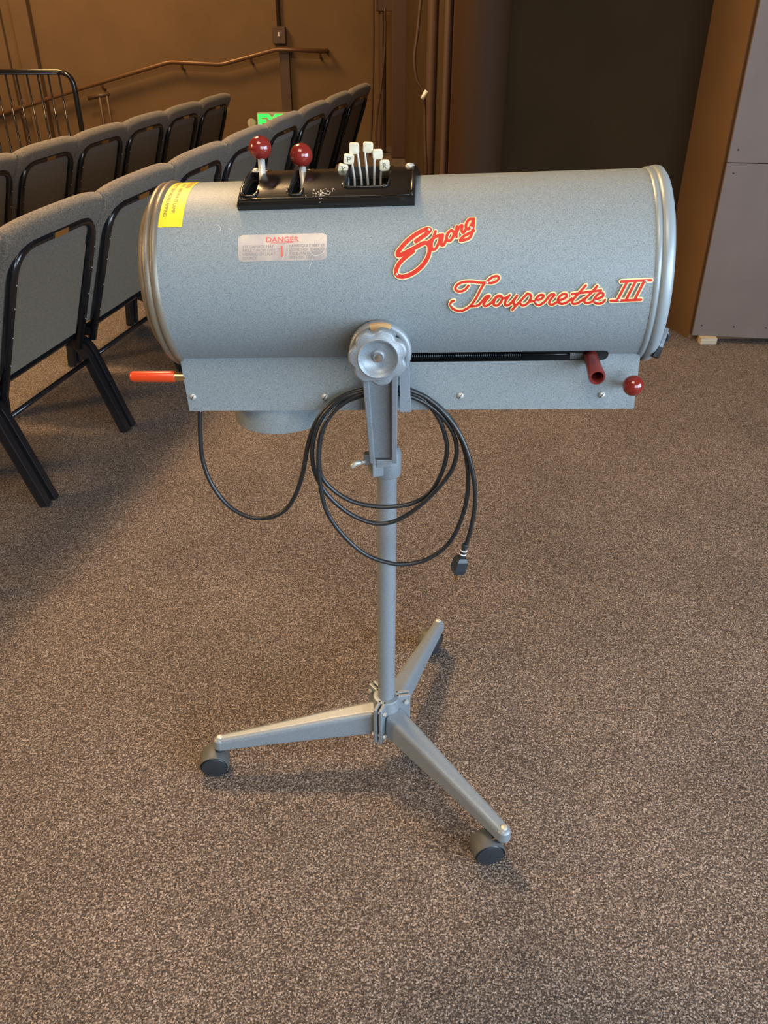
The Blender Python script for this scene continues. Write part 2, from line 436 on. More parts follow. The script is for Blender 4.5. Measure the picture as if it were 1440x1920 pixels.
# two red ball levers
for (bx, by), (tx, ty) in (((494, 340), (488, 277)), ((571, 340), (565, 291))):
    T_ = UY(tx, ty, 1.262); B_ = UY(bx, by, 1.267) - V((0, 0, .03)); b = MB()
    b.tube([B_, B_.lerp(T_, .35), B_.lerp(T_, .36), T_], [.0060, .0060, .0050, .0050], 12)
    lv = b.build('lever', M['nickel'], spot)
    b = MB(); b.ball(T_, .0160); b.build('red_ball', M['redball'], lv)

# six filter levers with ivory tags
TG = [((643, 316), (653, 338), 'Y', .25, 18, 16), ((654, 298), (665, 340), 'P', .1, 19, 17), ((664, 278), (678, 341), None, 0, 18, 19),
      ((690, 276), (690, 343), None, .05, 18, 18), ((708, 289), (702, 338), None, -.05, 18, 17), ((721, 310), (714, 335), 'R', 0, 18, 19)]
for (tx, ty), (bx, by), ch, rot, wp, hp in TG:
    T_ = UY(tx, ty, 1.255); B_ = UY(bx, by, 1.258); B2 = B_ - V((0, 0, .02)); b = MB()
    side = 1 if bx > tx else -1
    neck = T_ + V((side * .0045, 0, -.006))
    b.tube(smooth_path([B2, B_, B_.lerp(neck, .5), neck, T_ + V((side * .004, 0, 0))], 5), .0017, 8)
    lv = b.build('filter_lever', M['nickel'], spot)
    b = MB(); w, h = wp * .00039, hp * .0004
    Rt = Matrix.Rotation(math.radians(12), 3, 'X') @ Matrix.Rotation(rot, 3, 'Y')
    ol = slot_outline(0, w, -h, h, 4, rad=.0032)
    b.prism(ol, lambda a, c, q, T_=T_, Rt=Rt: T_ + Rt @ V((a, q, c)), -.0028, .0022)
    if ch:
        tv, tf = text_mesh(ch, .011, 'CENTER')
        b.add([T_ + Rt @ V((v.x, -.00295, v.y - .0036)) for v in tv], tf, 1)
    b.build('lever_tag', [M['tag'], M['ink']], lv, bevel=(.0011, 2))

# orange handle at the rear left
b = MB(); A_, B_ = UY(352, 706, 1.20), UY(243, 706, 1.20)
ln = (B_ - A_).length; d = (B_ - A_).normalized()
b.lathe(A_, d, [(0, .0065), (.02, .0065), (.03, .0062)], 20, 0)
hd = b.build('iris_handle', M['brass'], spot)
b = MB(); q0 = A_.lerp(B_, .22); l2 = (B_ - q0).length
b.lathe(q0, d, [(0, .0005), (0, .0085), (.003, .0087), (l2 - .006, .0083), (l2 - .002, .0065), (l2, .0005)], 24)
b.build('orange_grip', M['orange'], hd, sharp=60)
b = MB(); b.tube([W(-BL / 2 + .005, .02, zc + .02), W(-BL / 2 - .008, .0, zc - .015), W(-BL / 2 + .01, -.03, zc - .05)], .006, square=True, w=.012)
b.build('handle_bracket', M['bake'], hd)
b = MB(); b.ball(UY(308, 645, 1.3), .006, 12); b.build('red_indicator', M['orange'], spot)

# hollow maroon carriage handle and the ball knob
b = MB(); A_ = on_skirt(1106, 664, -.006); B_ = UY(1120, 708, A_.y - .072)
d = (B_ - A_).normalized(); l = (B_ - A_).length
b.lathe(A_, d, [(0, .001), (0, .0095), (l * .5, .0105), (l - .002, .0118), (l, .0108), (l, .0088), (l - .002, .008), (l - .035, .0078), (l - .035, .0005)], 28)
b.build('zoom_handle', M['maroon'], spot, sharp=60)
b = MB(); b.box(on_skirt(1085, 667, -.007), (.025, .004, .009), RB); b.build('carriage_tab', M['hammer'], spot)
b = MB(); A_ = on_skirt(1178, 722, -.004); B_ = UY(1187, 723, A_.y - .042)
b.tube([A_, B_], .0038, 12); kn = b.build('focus_stem', M['chrome'], spot)
b = MB(); b.ball(B_, .0148); b.build('ball_knob', M['redball'], kn)

# round blower collar underneath
b = MB(); cx = skirt_local(509, 771).x; base = W(cx, .0, zc - BS + .014)
dn = -(RB @ V((0, 0, 1)))
b.lathe(base, dn, [(0, .0815), (.057, .0815), (.058, .079), (.056, .0795), (.004, .0795), (.004, .001)], 64)
b.build('vent_collar', [M['hammer']], spot, sharp=40)

# ------------------------------------------------------------------ badges and labels
def stroke(b, P, w, h0, h1, mi, sub=5, scale=1.0, off=(0, 0)):
    """P in pixels on the housing; raised ribbon following the round surface"""
    Q = smooth_path([V((p[0] + off[0], p[1] + off[1], 0)) for p in P], sub) if len(P) > 2 else [V((P[0][0] + (P[1][0] - P[0][0]) * i / 8 + off[0], P[0][1] + (P[1][1] - P[0][1]) * i / 8 + off[1], 0)) for i in range(9)]
    q = [V((*to_cyl(p.x, p.y), 0)) for p in Q]
    k = len(q); hw = w / 2
    def g(p, h): return on_cyl(p.x, p.y, h)
    vs = []
    for i in range(k):
        t = (q[min(i + 1, k - 1)] - q[max(i - 1, 0)])
        if t.length < 1e-9: t = V((1, 0, 0))
        t.normalize(); nn = V((-t.y, t.x, 0)) * hw
        vs += [g(q[i] + nn, h0), g(q[i] + nn, h1), g(q[i] - nn, h1), g(q[i] - nn, h0)]
    fs = []
    for i in range(k - 1):
        for j in range(3): fs.append((i * 4 + j, i * 4 + j + 1, (i + 1) * 4 + j + 1, (i + 1) * 4 + j))
    b.add(vs, fs, mi)
    for c in (q[0], q[-1]):
        m = 12; ring_ = [c + V((math.cos(2 * PI * i / m), math.sin(2 * PI * i / m), 0)) * hw for i in range(m)]
        b.add([g(p, h1) for p in ring_] + [g(p, h0) for p in ring_], [tuple(range(m))] + [(i, i + m, (i + 1) % m + m, (i + 1) % m) for i in range(m)], mi)
def conv(L, ox, oy, sc): return [[(ox + x / sc, oy + y / sc) for x, y in s] for s in L]
k = 8.47
STRONG = conv([
    [(425, 455), (500, 405), (585, 345), (645, 285), (620, 262), (540, 285), (420, 350), (290, 450), (190, 555), (135, 635), (150, 675), (230, 645), (340, 590), (450, 532), (550, 482), (610, 490), (640, 550), (632, 650), (585, 755), (510, 850), (410, 930), (300, 985), (195, 1005), (120, 970), (112, 900), (160, 800), (260, 700), (380, 610)],
    [(735, 300), (705, 390), (672, 490), (685, 575), (735, 570), (785, 480), (808, 385)],
    [(620, 470), (690, 415), (770, 370)],
    [(800, 355), (806, 385), (850, 348), (838, 430), (826, 510), (868, 505), (915, 410)],
    [(990, 280), (930, 335), (912, 410), (948, 450), (1005, 405), (1025, 325), (990, 280)],
    [(1075, 225), (1060, 300), (1068, 385)],
    [(1066, 340), (1100, 250), (1155, 205), (1150, 280), (1172, 325), (1220, 265)],
    [(1340, 110), (1270, 115), (1222, 190), (1222, 250), (1262, 262), (1310, 190), (1345, 105)],
    [(1345, 105), (1335, 220), (1312, 330), (1275, 400), (1200, 432), (1125, 445), (1165, 390), (1250, 340), (1345, 290)]], 730, 400, k)
TR = conv([
    [(410, 255), (350, 320), (265, 345), (205, 310), (225, 250), (310, 203), (450, 190), (600, 208), (690, 200), (760, 140), (850, 103), (893, 130), (860, 180), (780, 212), (700, 208)],
    [(660, 220), (600, 320), (530, 450), (440, 570), (340, 632), (250, 645), (165, 612), (125, 555), (140, 505), (180, 490)],
    [(460, 575), (560, 560), (620, 505), (690, 425), (745, 415), (690, 480), (650, 545), (690, 570), (770, 520), (840, 440), (900, 408), (945, 440), (920, 515), (860, 562), (812, 545), (830, 470), (895, 415), (960, 450), (1030, 430)],
    [(1065, 400), (1000, 490), (995, 555), (1060, 545), (1150, 450), (1190, 400), (1130, 490), (1140, 552), (1185, 540)],
    [(1345, 375), (1230, 495), (1105, 628)],
    [(1345, 375), (1402, 405), (1385, 480), (1325, 545), (1262, 560), (1235, 530)]], 830, 505, k) + conv([
    [(120, 500), (200, 490), (300, 455), (330, 405), (275, 400), (210, 460), (205, 530), (265, 553), (350, 500), (440, 395), (505, 395), (445, 465), (420, 530), (480, 545), (570, 490), (680, 440), (695, 392), (640, 382), (570, 440), (562, 505), (620, 535), (700, 512), (780, 450)],
    [(1000, 250), (880, 380), (790, 485), (805, 535), (880, 520), (980, 450)],
    [(1180, 260), (1080, 370), (980, 470), (1000, 520), (1070, 512), (1180, 460), (1268, 420), (1272, 370), (1210, 372), (1140, 450), (1135, 505), (1190, 532), (1260, 520), (1305, 475)],
    [(780, 385), (1000, 355), (1240, 325)]], 980, 505, k)
III = conv([[(530, 268), (860, 250), (1200, 237)], [(300, 692), (640, 682), (975, 668)], [(655, 290), (450, 665)], [(850, 275), (640, 670)], [(1045, 265), (835, 665)]], 1120, 505, 12)
px_m = .00074
def badge(strokes, red_px, name, rivets, label, thin=None, border=4.0):
    b = MB()
    for i, s in enumerate(strokes):
        stroke(b, s, ((red_px if i == 0 or not thin else thin) + border) * px_m, .0003, .0026, 0)
    for i, s in enumerate(strokes):
        stroke(b, s, (red_px if i == 0 or not thin else thin) * px_m, .0025, .0031, 1)
    for px, py in rivets:
        x, s = to_cyl(px, py); c = on_cyl(x, s, .003); nn = (on_cyl(x, s, .01) - c).normalized()
        b.lathe(c, nn, [(0, .002), (.0008, .0016), (.0012, .0001)], 12, 2)
    o = b.build(name, [M['cream'], M['badge'], M['zinc']], housing, recalc=True); o['label'] = label; return o
badge(STRONG, 7.4, 'script_badge', [(730 + 630 / k, 400 + 270 / k), (730 + 122 / k, 400 + 965 / k), (730 + 1300 / k, 400 + 245 / k)], 'red and cream script badge in slanted brush lettering', thin=5.0, border=3.6)
badge(TR, 4.2, 'script_badge', [(830 + 145 / k, 505 + 555 / k), (830 + 700 / k, 505 + 205 / k), (980 + 215 / k, 505 + 510 / k), (980 + 1150 / k, 505 + 490 / k)], 'long red and cream joined script badge')
badge(III, 4.6, 'numeral_badge', [(1160, 505 + 680 / 12), (1120 + 1085 / 12, 505 + 260 / 12)], 'red and cream roman numeral badge')

def cyl_patch(b, fn, u0, u1, v0, v1, h, mi, nu=8, nv=8):
    vs = [on_cyl(*fn(u0 + (u1 - u0) * i / nu, v0 + (v1 - v0) * j / nv), h) for j in range(nv + 1) for i in range(nu + 1)]
    fs = [(j * (nu + 1) + i, j * (nu + 1) + i + 1, (j + 1) * (nu + 1) + i + 1, (j + 1) * (nu + 1) + i) for j in range(nv) for i in range(nu)]
    b.add(vs, fs, mi, True)
# foil label with red heading: axes along the housing
x0, s1_ = to_cyl(447, 441); x1, s2_ = to_cyl(613, 437); _, s3_ = to_cyl(449, 491)
LW = x1 - x0; LH = s1_ - s3_
fd = lambda u, v: (x0 + u, s3_ + v + (s2_ - s1_) * u / LW)
b = MB(); ol = slot_outline(LW / 2, LW / 2, 0, LH, 4, rad=.003)
# rounded rectangle, cut into strips so it follows the curve
nu = 20
for i in range(nu):
    a0, a1 = LW * i / nu, LW * (i + 1) / nu
    def vr(a):
        e = min(a, LW - a); r = .003
        return 0 if e >= r else r - math.sqrt(max(r * r - (r - e) ** 2, 0))
    m = 6; vs = []
    for a in (a0, a1):
        c = vr(a)
        for j in range(m + 1): vs.append(on_cyl(*fd(a, c + (LH - 2 * c) * j / m), .0003))
    b.add(vs, [(j, j + 1, m + 2 + j, m + 1 + j) for j in range(m)], 0, True)
def put_text(b, body, size, u, v, fn, mi, h=.0005, align='LEFT', sx=1.0, bold=0):
    tv, tf = text_mesh(body, size, align, bold)
    b.add([on_cyl(*fn(u + p.x * sx, v + p.y), h) for p in tv], tf, mi)
put_text(b, 'DANGER', LH * .27, LW * .50, LH * .70, fd, 1, align='CENTER', sx=1.15, bold=.0001)
cyl_patch(b, fd, LW * .37, LW * .63, LH * .655, LH * .675, .0005, 1, 4, 1)
cyl_patch(b, fd, LW * .485, LW * .505, LH * .15, LH * .56, .0005, 1, 2, 4)
for i, t in enumerate(('EYE DAMAGE MAY', 'RESULT FROM DIRECT', 'VIEWING OF LIGHT', 'SOURCE')):
    put_text(b, t, LH * .155, LW * .05, LH * (.49 - .14 * i), fd, 2, sx=.93)
for i, t in enumerate(('LAMPHOUSE MAY BE', 'COME HOT ENOUGH', 'TO BURN EXPOSED', 'SKIN ON SIDES')):
    put_text(b, t, LH * .155, LW * .58, LH * (.49 - .14 * i), fd, 2, sx=.93)
def wiggle(b, P, w, mi, h):
    Q = smooth_path([V((p[0], p[1], 0)) for p in P], 4)
    for a, c in zip(Q[:-1], Q[1:]):
        t = (c - a).normalized(); nn = V((-t.y, t.x, 0)) * w
        b.add([on_cyl(*to_cyl(p.x, p.y), h) for p in (a + nn, c + nn, c - nn, a - nn)], [(0, 1, 2, 3)], mi)
wiggle(b, [(531, 441), (535, 455), (534, 475), (529, 487)], .28, 3, .0006)
wiggle(b, [(565, 442), (552, 452), (543, 466), (540, 480)], .28, 3, .0006)
wiggle(b, [(576, 440), (578, 455), (580, 470), (590, 480), (606, 474), (612, 462)], .32, 3, .0006)
wiggle(b, [(608, 440), (600, 452), (610, 466)], .28, 3, .0006)
wiggle(b, [(588, 480), (584, 492), (579, 504)], .3, 3, .0004)
o = b.build('warning_label', [M['foil'], M['redink'], M['inkgrey'], M['scratch']], housing, recalc=False); o['label'] = 'worn silver danger label'
# yellow label, lettering running round the barrel
xa_, sa_ = to_cyl(292, 427); xb_, sb_ = to_cyl(340, 425); YW = xb_ - xa_; xa_ += .001
top_s = BR * math.radians(112)
# text direction u: down the curve, v: towards +x
fy = lambda u, v: (xa_ + v, top_s - u)
UL = top_s - sa_
b = MB(); cyl_patch(b, fy, 0, UL, 0, YW, .0003, 0, 24, 4)
def ytext(b, body, size, u, v, mi, sx=1.0, align='RIGHT', bold=0):
    tv, tf = text_mesh(body, size, align, bold)
    b.add([on_cyl(*fy(u + p.x * sx, v + p.y), .0005) for p in tv], tf, mi)
ytext(b, 'MAX. 1000 WATT LAMP.', YW * .20, UL * .86, YW * .50, 1, 1.05)
ytext(b, 'DISCONNECT BEFORE RELAMPING.', YW * .20, UL * .90, YW * .20, 1, 1.0)
ytext(b, 'CAUTION', YW * .30, UL * .47, YW * .70, 2, 1.0, bold=.0001)
o = b.build('caution_label', [M['yellow'], M['ink'], M['redink']], housing, recalc=False); o['label'] = 'yellow caution label'
for P in ([(405, 421), (411, 424), (414, 430), (410, 434)], [(428, 428), (433, 431), (434, 437)]):
    b = MB(); wiggle(b, P, .35, 0, .0004); b.build('paint_chip', M['scratch'], housing, recalc=False)

# ------------------------------------------------------------------ yoke, knob, pole
PX = .005
def arm(sign, name):
    b = MB(); y0, y1 = 1.25 - sign * .137, 1.25 - sign * .060; z0, z1 = .958, .762; x0 = -.006; xb = -.001
    top, bot = V((x0, y0, z0)), V((xb, y1, z1)); d = (bot - top).normalized()
    fr = V((1, 0, 0)); nrm = d.cross(fr).normalized()
    if nrm.y * sign > 0: nrm = -nrm
    def P(a, t, h): return top.lerp(bot, t) + fr * a + nrm * h
    for (a0, a1, c0, c1, hh0, hh1) in ((-.0255, .0255, -.0205, .0205, -.002, .004), (-.0255, -.0165, -.0215, -.0135, -.002, .019), (.0165, .0255, .0135, .0215, -.002, .019)):
        vs = [P(a0, 0, hh0), P(a1, 0, hh0), P(a1, 0, hh1), P(a0, 0, hh1), P(c0, 1, hh0), P(c1, 1, hh0), P(c1, 1, hh1 * .8), P(c0, 1, hh1 * .8)]
        b.add(vs, [(0, 1, 2, 3), (7, 6, 5, 4), (0, 4, 5, 1), (1, 5, 6, 2), (2, 6, 7, 3), (3, 7, 4, 0)])
    # round pivot head with ribs
    hc = V((x0 + .001, y0 + sign * .004, .9705)); ax = V((0, -sign, 0))
    b.lathe(hc, ax, [(-.008, .001), (-.008, .042), (-.003, .044), (.008, .044), (.011, .041), (.011, .035), (.004, .031), (.004, .001)], 48)
    for q in range(8):
        a = 2 * PI * q / 8 + .2; e = V((math.cos(a), 0, math.sin(a)))
        b.tube([hc + ax * .006 + e * .010, hc + ax * .010 + e * .036], .004, square=True, w=.003)
    # foot lug on the pole collar
    b.box((0, 1.25 - sign * .040, .750), (.026, .045, .014))
    return b.build(name, M['cast'], spot, bevel=(.0015, 2))
fa = arm(1, 'yoke_arm'); arm(-1, 'yoke_arm')
b = MB(); b.lathe((-.005, 1.25 - .133, .9705), (0, -1, 0), [(0, .022), (0, .0438), (.0135, .0438), (.0125, .022)], 10, a0=PI / 2 - .36, a1=PI / 2 + .36, ref=(1, 0, 0)); b.build('fibre_washer', M['tan'], fa, sharp=40)
# knob
KC = UY(709, 668, 1.086)
def lob(a, r): return 1 - (.125 * (.5 + .5 * math.cos(7 * a + .35)) ** 2.6 if r > .030 else 0)
b = MB()
b.lathe(KC, (0, -1, 0), [(-.018, .001), (-.018, .016), (-.012, .034), (-.004, .0405), (.004, .0412), (.0085, .0402), (.0098, .037), (.0098, .0285), (.0112, .0275), (.0108, .0260), (.006, .0235), (.0005, .017), (-.001, .010), (.003, .0075), (.003, .001)], 98, lobes=lob, ref=(1, 0, 0))
kb = b.build('tilt_knob', M['cast'], spot, sharp=60)
b = MB(); b.lathe(KC + V((0, -.001, 0)), (0, -1, 0), [(0, .0068), (.006, .0068), (.0078, .0055), (.0082, .0001)], 20); b.build('bolt', M['chrome'], kb, sharp=50)
b = MB(); b.tube([KC + V((0, .016, 0)), V((-.006, 1.17, .962))], .007, 14); b.build('pivot_shaft', M['zinc'], spot)
# rear knob, mirrored
b = MB(); KB = V((KC.x, 2.5 - KC.y, KC.z))
b.lathe(KB, (0, 1, 0), [(-.018, .001), (-.018, .016), (-.012, .030), (-.004, .0345), (.004, .0355), (.009, .034), (.0105, .026), (.0005, .017), (.0005, .001)], 70, lobes=lob, ref=(1, 0, 0))
b.build('tilt_knob', M['cast'], spot, sharp=60)
# side bracket plate hung between arm and skirt
b = MB(); q = [UY(748, 640, 1.141), UY(765, 640, 1.141), UY(771, 773, 1.141), UY(750, 773, 1.141)]
b.add([p for p in q] + [p + V((0, .003, 0)) for p in q], [(0, 1, 2, 3), (7, 6, 5, 4), (0, 4, 5, 1), (1, 5, 6, 2), (2, 6, 7, 3), (3, 7, 4, 0)])
b.build('side_plate', M['cast'], spot, bevel=(.0006, 2))
# collar
b = MB(); zt = .745
b.lathe((PX, 1.25, zt - .048), (0, 0, 1), [(0, .0175), (0, .0235), (.003, .0245), (.041, .0245), (.046, .022), (.052, .019), (.052, .001)], 32)
b.box((PX - .018, 1.25 - .012, zt - .022), (.022, .030, .036), Matrix.Rotation(.3, 3, 'Z'))
b.box((PX - .030, 1.25 - .004, zt - .016), (.018, .016, .020))
col = b.build('clamp_collar', M['cast'], spot, bevel=(.002, 3))
b = MB(); q = V((PX - .036, 1.235, zt - .016))
b.tube([q, q + V((-.008, -.004, 0))], .0035, 12)
b.tube(smooth_path([q + V((-.008, -.004, 0)), q + V((-.016, -.008, .001)), q + V((-.024, -.010, -.006))], 4), [.004, .0045, .005, .005, .005, .005, .0045, .004, .003][:9], 10)
b.build('thumb_screw', M['zinc'], col)
b = MB(); b.tube([(PX, 1.25, .085), (PX, 1.25, .72)], .0172, 40); b.build('pole', M['cast'], spot, sharp=40)

# hub and legs
b = MB(); HZ0, HZ1 = .082, .176
b.lathe((PX, 1.25, HZ0), (0, 0, 1), [(0, .0176), (0, .027), (HZ1 - HZ0, .027), (HZ1 - HZ0, .0176)], 32)
ends = [V((-.340, 1.214, 0)), V((.2216, .9936, 0)), V((.1335, 1.589, 0))]
wheels = [UZ(401, 1441, .028), UZ(919, 1606, .028), UZ(821, 1209, .028)]
c0 = V((PX, 1.25, 0)); dirs = [(e - c0).normalized() for e in ends]
# split clamp ears between the legs
for i in range(3):
    m_ = (dirs[i] + dirs[(i + 1) % 3]).normalized(); sd = V((-m_.y, m_.x, 0))
    for s in (-1, 1):
        R3 = Matrix((m_, sd, V((0, 0, 1)))).transposed()
        b.box(c0 + m_ * .034 + sd * (s * .0055) + V((0, 0, (HZ0 + HZ1) / 2)), (.030, .007, HZ1 - HZ0), R3)
hub = b.build('tripod_hub', M['cast'], spot, bevel=(.0018, 3))
for i in range(3):
    m_ = (dirs[i] + dirs[(i + 1) % 3]).normalized(); sd = V((-m_.y, m_.x, 0))
    for zz in (HZ1 - .014, HZ0 + .016):
        b = MB(); q = c0 + m_ * .040 + V((0, 0, zz))
        b.lathe(q + sd * -.015, sd, [(0, .0001), (0, .0052), (.005, .0052), (.005, .0034), (.025, .0034), (.025, .0052), (.030, .0052), (.030, .0001)], 6, smooth=False)
        b.build('bolt', M['zinc'], hub)
for i, (e, wc) in enumerate(zip(ends, wheels)):
    d = dirs[i]; sd = V((-d.y, d.x, 0)); b = MB(); L_ = (e - c0).length
    # hollow tapering arm: flat top, deep sides, rounded nose
    secs = [(.022, .0215, .146, .088), (.05, .0205, .143, .088), (.12, .0185, .132, .083), (.20, .0160, .117, .077), (.28, .0140, .103, .071), (L_, .0125, .092, .064)]
    vs = []
    for (r, hw, zt_, zb) in secs:
        q = c0 + d * r
        vs += [q + sd * (hw + .002) + V((0, 0, zb)), q + sd * hw + V((0, 0, zt_ - .006)), q + sd * (hw - .006) + V((0, 0, zt_)), q - sd * (hw - .006) + V((0, 0, zt_)), q - sd * hw + V((0, 0, zt_ - .006)), q - sd * (hw + .002) + V((0, 0, zb))]
    nose = []
    hw, zt_, zb = secs[-1][1:]; q = c0 + d * L_
    fs = []; k6 = 6
    for s_ in range(len(secs) - 1):
        for j in range(k6): fs.append((s_ * k6 + j, s_ * k6 + (j + 1) % k6, (s_ + 1) * k6 + (j + 1) % k6, (s_ + 1) * k6 + j))
    fs.append(tuple(range(k6)))
    fs.append(tuple((len(secs) - 1) * k6 + j for j in range(k6))[::-1])
    b.add(vs, fs)
    b.lathe(q + V((0, 0, zb)), (0, 0, 1), [(0, .0001), (0, .0145), (zt_ - zb - .006, .0128), (zt_ - zb - .001, .0085), (zt_ - zb, .0001)], 28, smooth=True)
    lg = b.build('leg', M['cast'], spot, bevel=(.0045, 4), sharp=35)
    b = MB(); b.lathe(q + V((0, 0, zt_ - .001)), (0, 0, 1), [(0, .0062), (.0028, .006), (.0034, .0052), (.0036, .0001)], 18); b.build('bolt', M['nickel'], lg)
    # twin wheel caster
    axw = [V((.10, -1, 0)), V((.18, -1, 0)), V((.9, -.55, 0))][i].normalized(); wc = V((wc.x, wc.y, .0275)) - axw * -.0
    ctr = wc - axw * .021
    b = MB()
    for s_ in (-1, 1):
        b.lathe(ctr + axw * (s_ * .0045), axw * s_, [(0, .001), (0, .0255), (.003, .0275), (.013, .0275), (.015, .0255)], 40)
    b.tube([V((q.x, q.y, zb)), V((q.x, q.y, .052)).lerp(V((ctr.x, ctr.y, .052)), .5), V((ctr.x, ctr.y, .045))], .008, 14)
    b.lathe(ctr - axw * .021, axw, [(0, .001), (0, .0285), (.003, .0305), (.037, .0305), (.041, .0290)], 30, 1, a0=-.25 if i != 2 else -.4, a1=PI + .25, ref=V((-axw.y, axw.x, 0)) * (1 if i != 9 else -1))
    cs = b.build('caster', [M['wheel'], M['hood']], spot, sharp=45)
    for s_ in (-1, 1):
        b = MB(); b.lathe(ctr + axw * (s_ * .0195), axw * s_, [(-.001, .0252), (.0008, .0252), (.0016, .0235), (.0012, .0225), (.0020, .0205), (.0022, .001)], 40)
        b.build('wheel_cap', M['wheel'], cs, sharp=30)

# ------------------------------------------------------------------ cord
def cp(pts, y): return [UY(px, py, y if not isinstance(y, list) else y[i]) for i, (px, py) in enumerate(pts)]
A = [(375, 768), (375, 810), (380, 862), (396, 906), (425, 945), (460, 967), (495, 972), (530, 960), (553, 930), (568, 885), (578, 832), (592, 792), (615, 762), (645, 742), (680, 731), (715, 728)]
yA = [1.20, 1.198, 1.195, 1.19, 1.185, 1.18, 1.175, 1.17, 1.165, 1.16, 1.157, 1.155, 1.154, 1.153, 1.152, 1.151]
L1 = [(750, 733), (790, 746), (820, 780), (834, 815), (838, 845), (830, 882), (808, 921), (775, 943), (735, 950), (700, 949), (660, 940), (625, 919), (603, 893), (598, 860), (602, 820), (614, 788), (638, 760), (668, 745), (700, 738)]
L2 = [(735, 737), (775, 745), (815, 768), (845, 803), (856, 838), (850, 875), (826, 910), (790, 946), (750, 973), (715, 982), (680, 975), (645, 956), (612, 925), (592, 890), (585, 852), (590, 815), (606, 780), (634, 752), (668, 738), (700, 732)]
L3 = [(740, 728), (785, 738), (820, 760), (848, 790), (866, 828), (876, 870), (877, 920), (866, 970), (842, 1018), (802, 1048), (760, 1058), (720, 1053), (680, 1036), (642, 1002), (613, 960), (601, 912), (597, 862), (602, 815), (622, 776), (654, 750), (690, 736)]
TL = [(720, 728), (757, 728), (800, 746), (838, 780), (864, 818), (880, 860), (890, 910), (890, 952), (883, 990), (874, 1022)]
path = cp(A, yA)
def soft(P, y_top, y_low):
    out = []
    for px, py in P:
        t = max(0, min(1, (py - 760) / 120)); out.append(UY(px, py, y_top + (y_low - y_top) * t))
    return out
path += soft(L1, 1.152, 1.160) + soft(L2, 1.151, 1.151) + soft(L3, 1.150, 1.142) + soft(TL, 1.150, 1.133)
b = MB(); b.tube(smooth_path(path, 6), .0036, 10)
cord = b.build('power_cord', M['cord'], spot)
# plug
q0, q1, q2 = UY(873, 1020, 1.133), UY(866, 1044, 1.133), UY(857, 1073, 1.133); dd = (q2 - q0).normalized()
b = MB()
b.tube([q0, q0.lerp(q1, .2), q0.lerp(q1, .25), q0.lerp(q1, .45), q0.lerp(q1, .5), q0.lerp(q1, .7), q0.lerp(q1, .75), q1], [.0055, .0055, .0045, .0045, .0056, .0056, .0048, .006], 12)
sx_ = V((1, .3, 0)).normalized()
b.tube([q1, q1.lerp(q2, .2), q1.lerp(q2, .75), q2], [.0065, .0095, .0105, .0085], square=True, up=sx_)
for t in (.45, .72): b.lathe(q0.lerp(q1, t), dd, [(0, .0052), (.0004, .0061), (.0018, .0061), (.0022, .0052)], 14, 1)
pg = b.build('plug', [M['wheel'], M['white']], cord, bevel=(.0015, 2))
for o_ in (-.003, .003):
    b = MB(); b.tube([q2 + sx_ * o_ * .8, q2 + sx_ * o_ * .8 + dd * .016], .0030, square=True, w=.0008, up=V((0, 1, 0))); b.build('plug_prong', M['brass'], pg)
b = MB(); b.tube([q2 + V((0, .004, 0)), q2 + V((0, .004, 0)) + dd * .020], .0023, 10); b.build('ground_pin', M['brass'], pg)

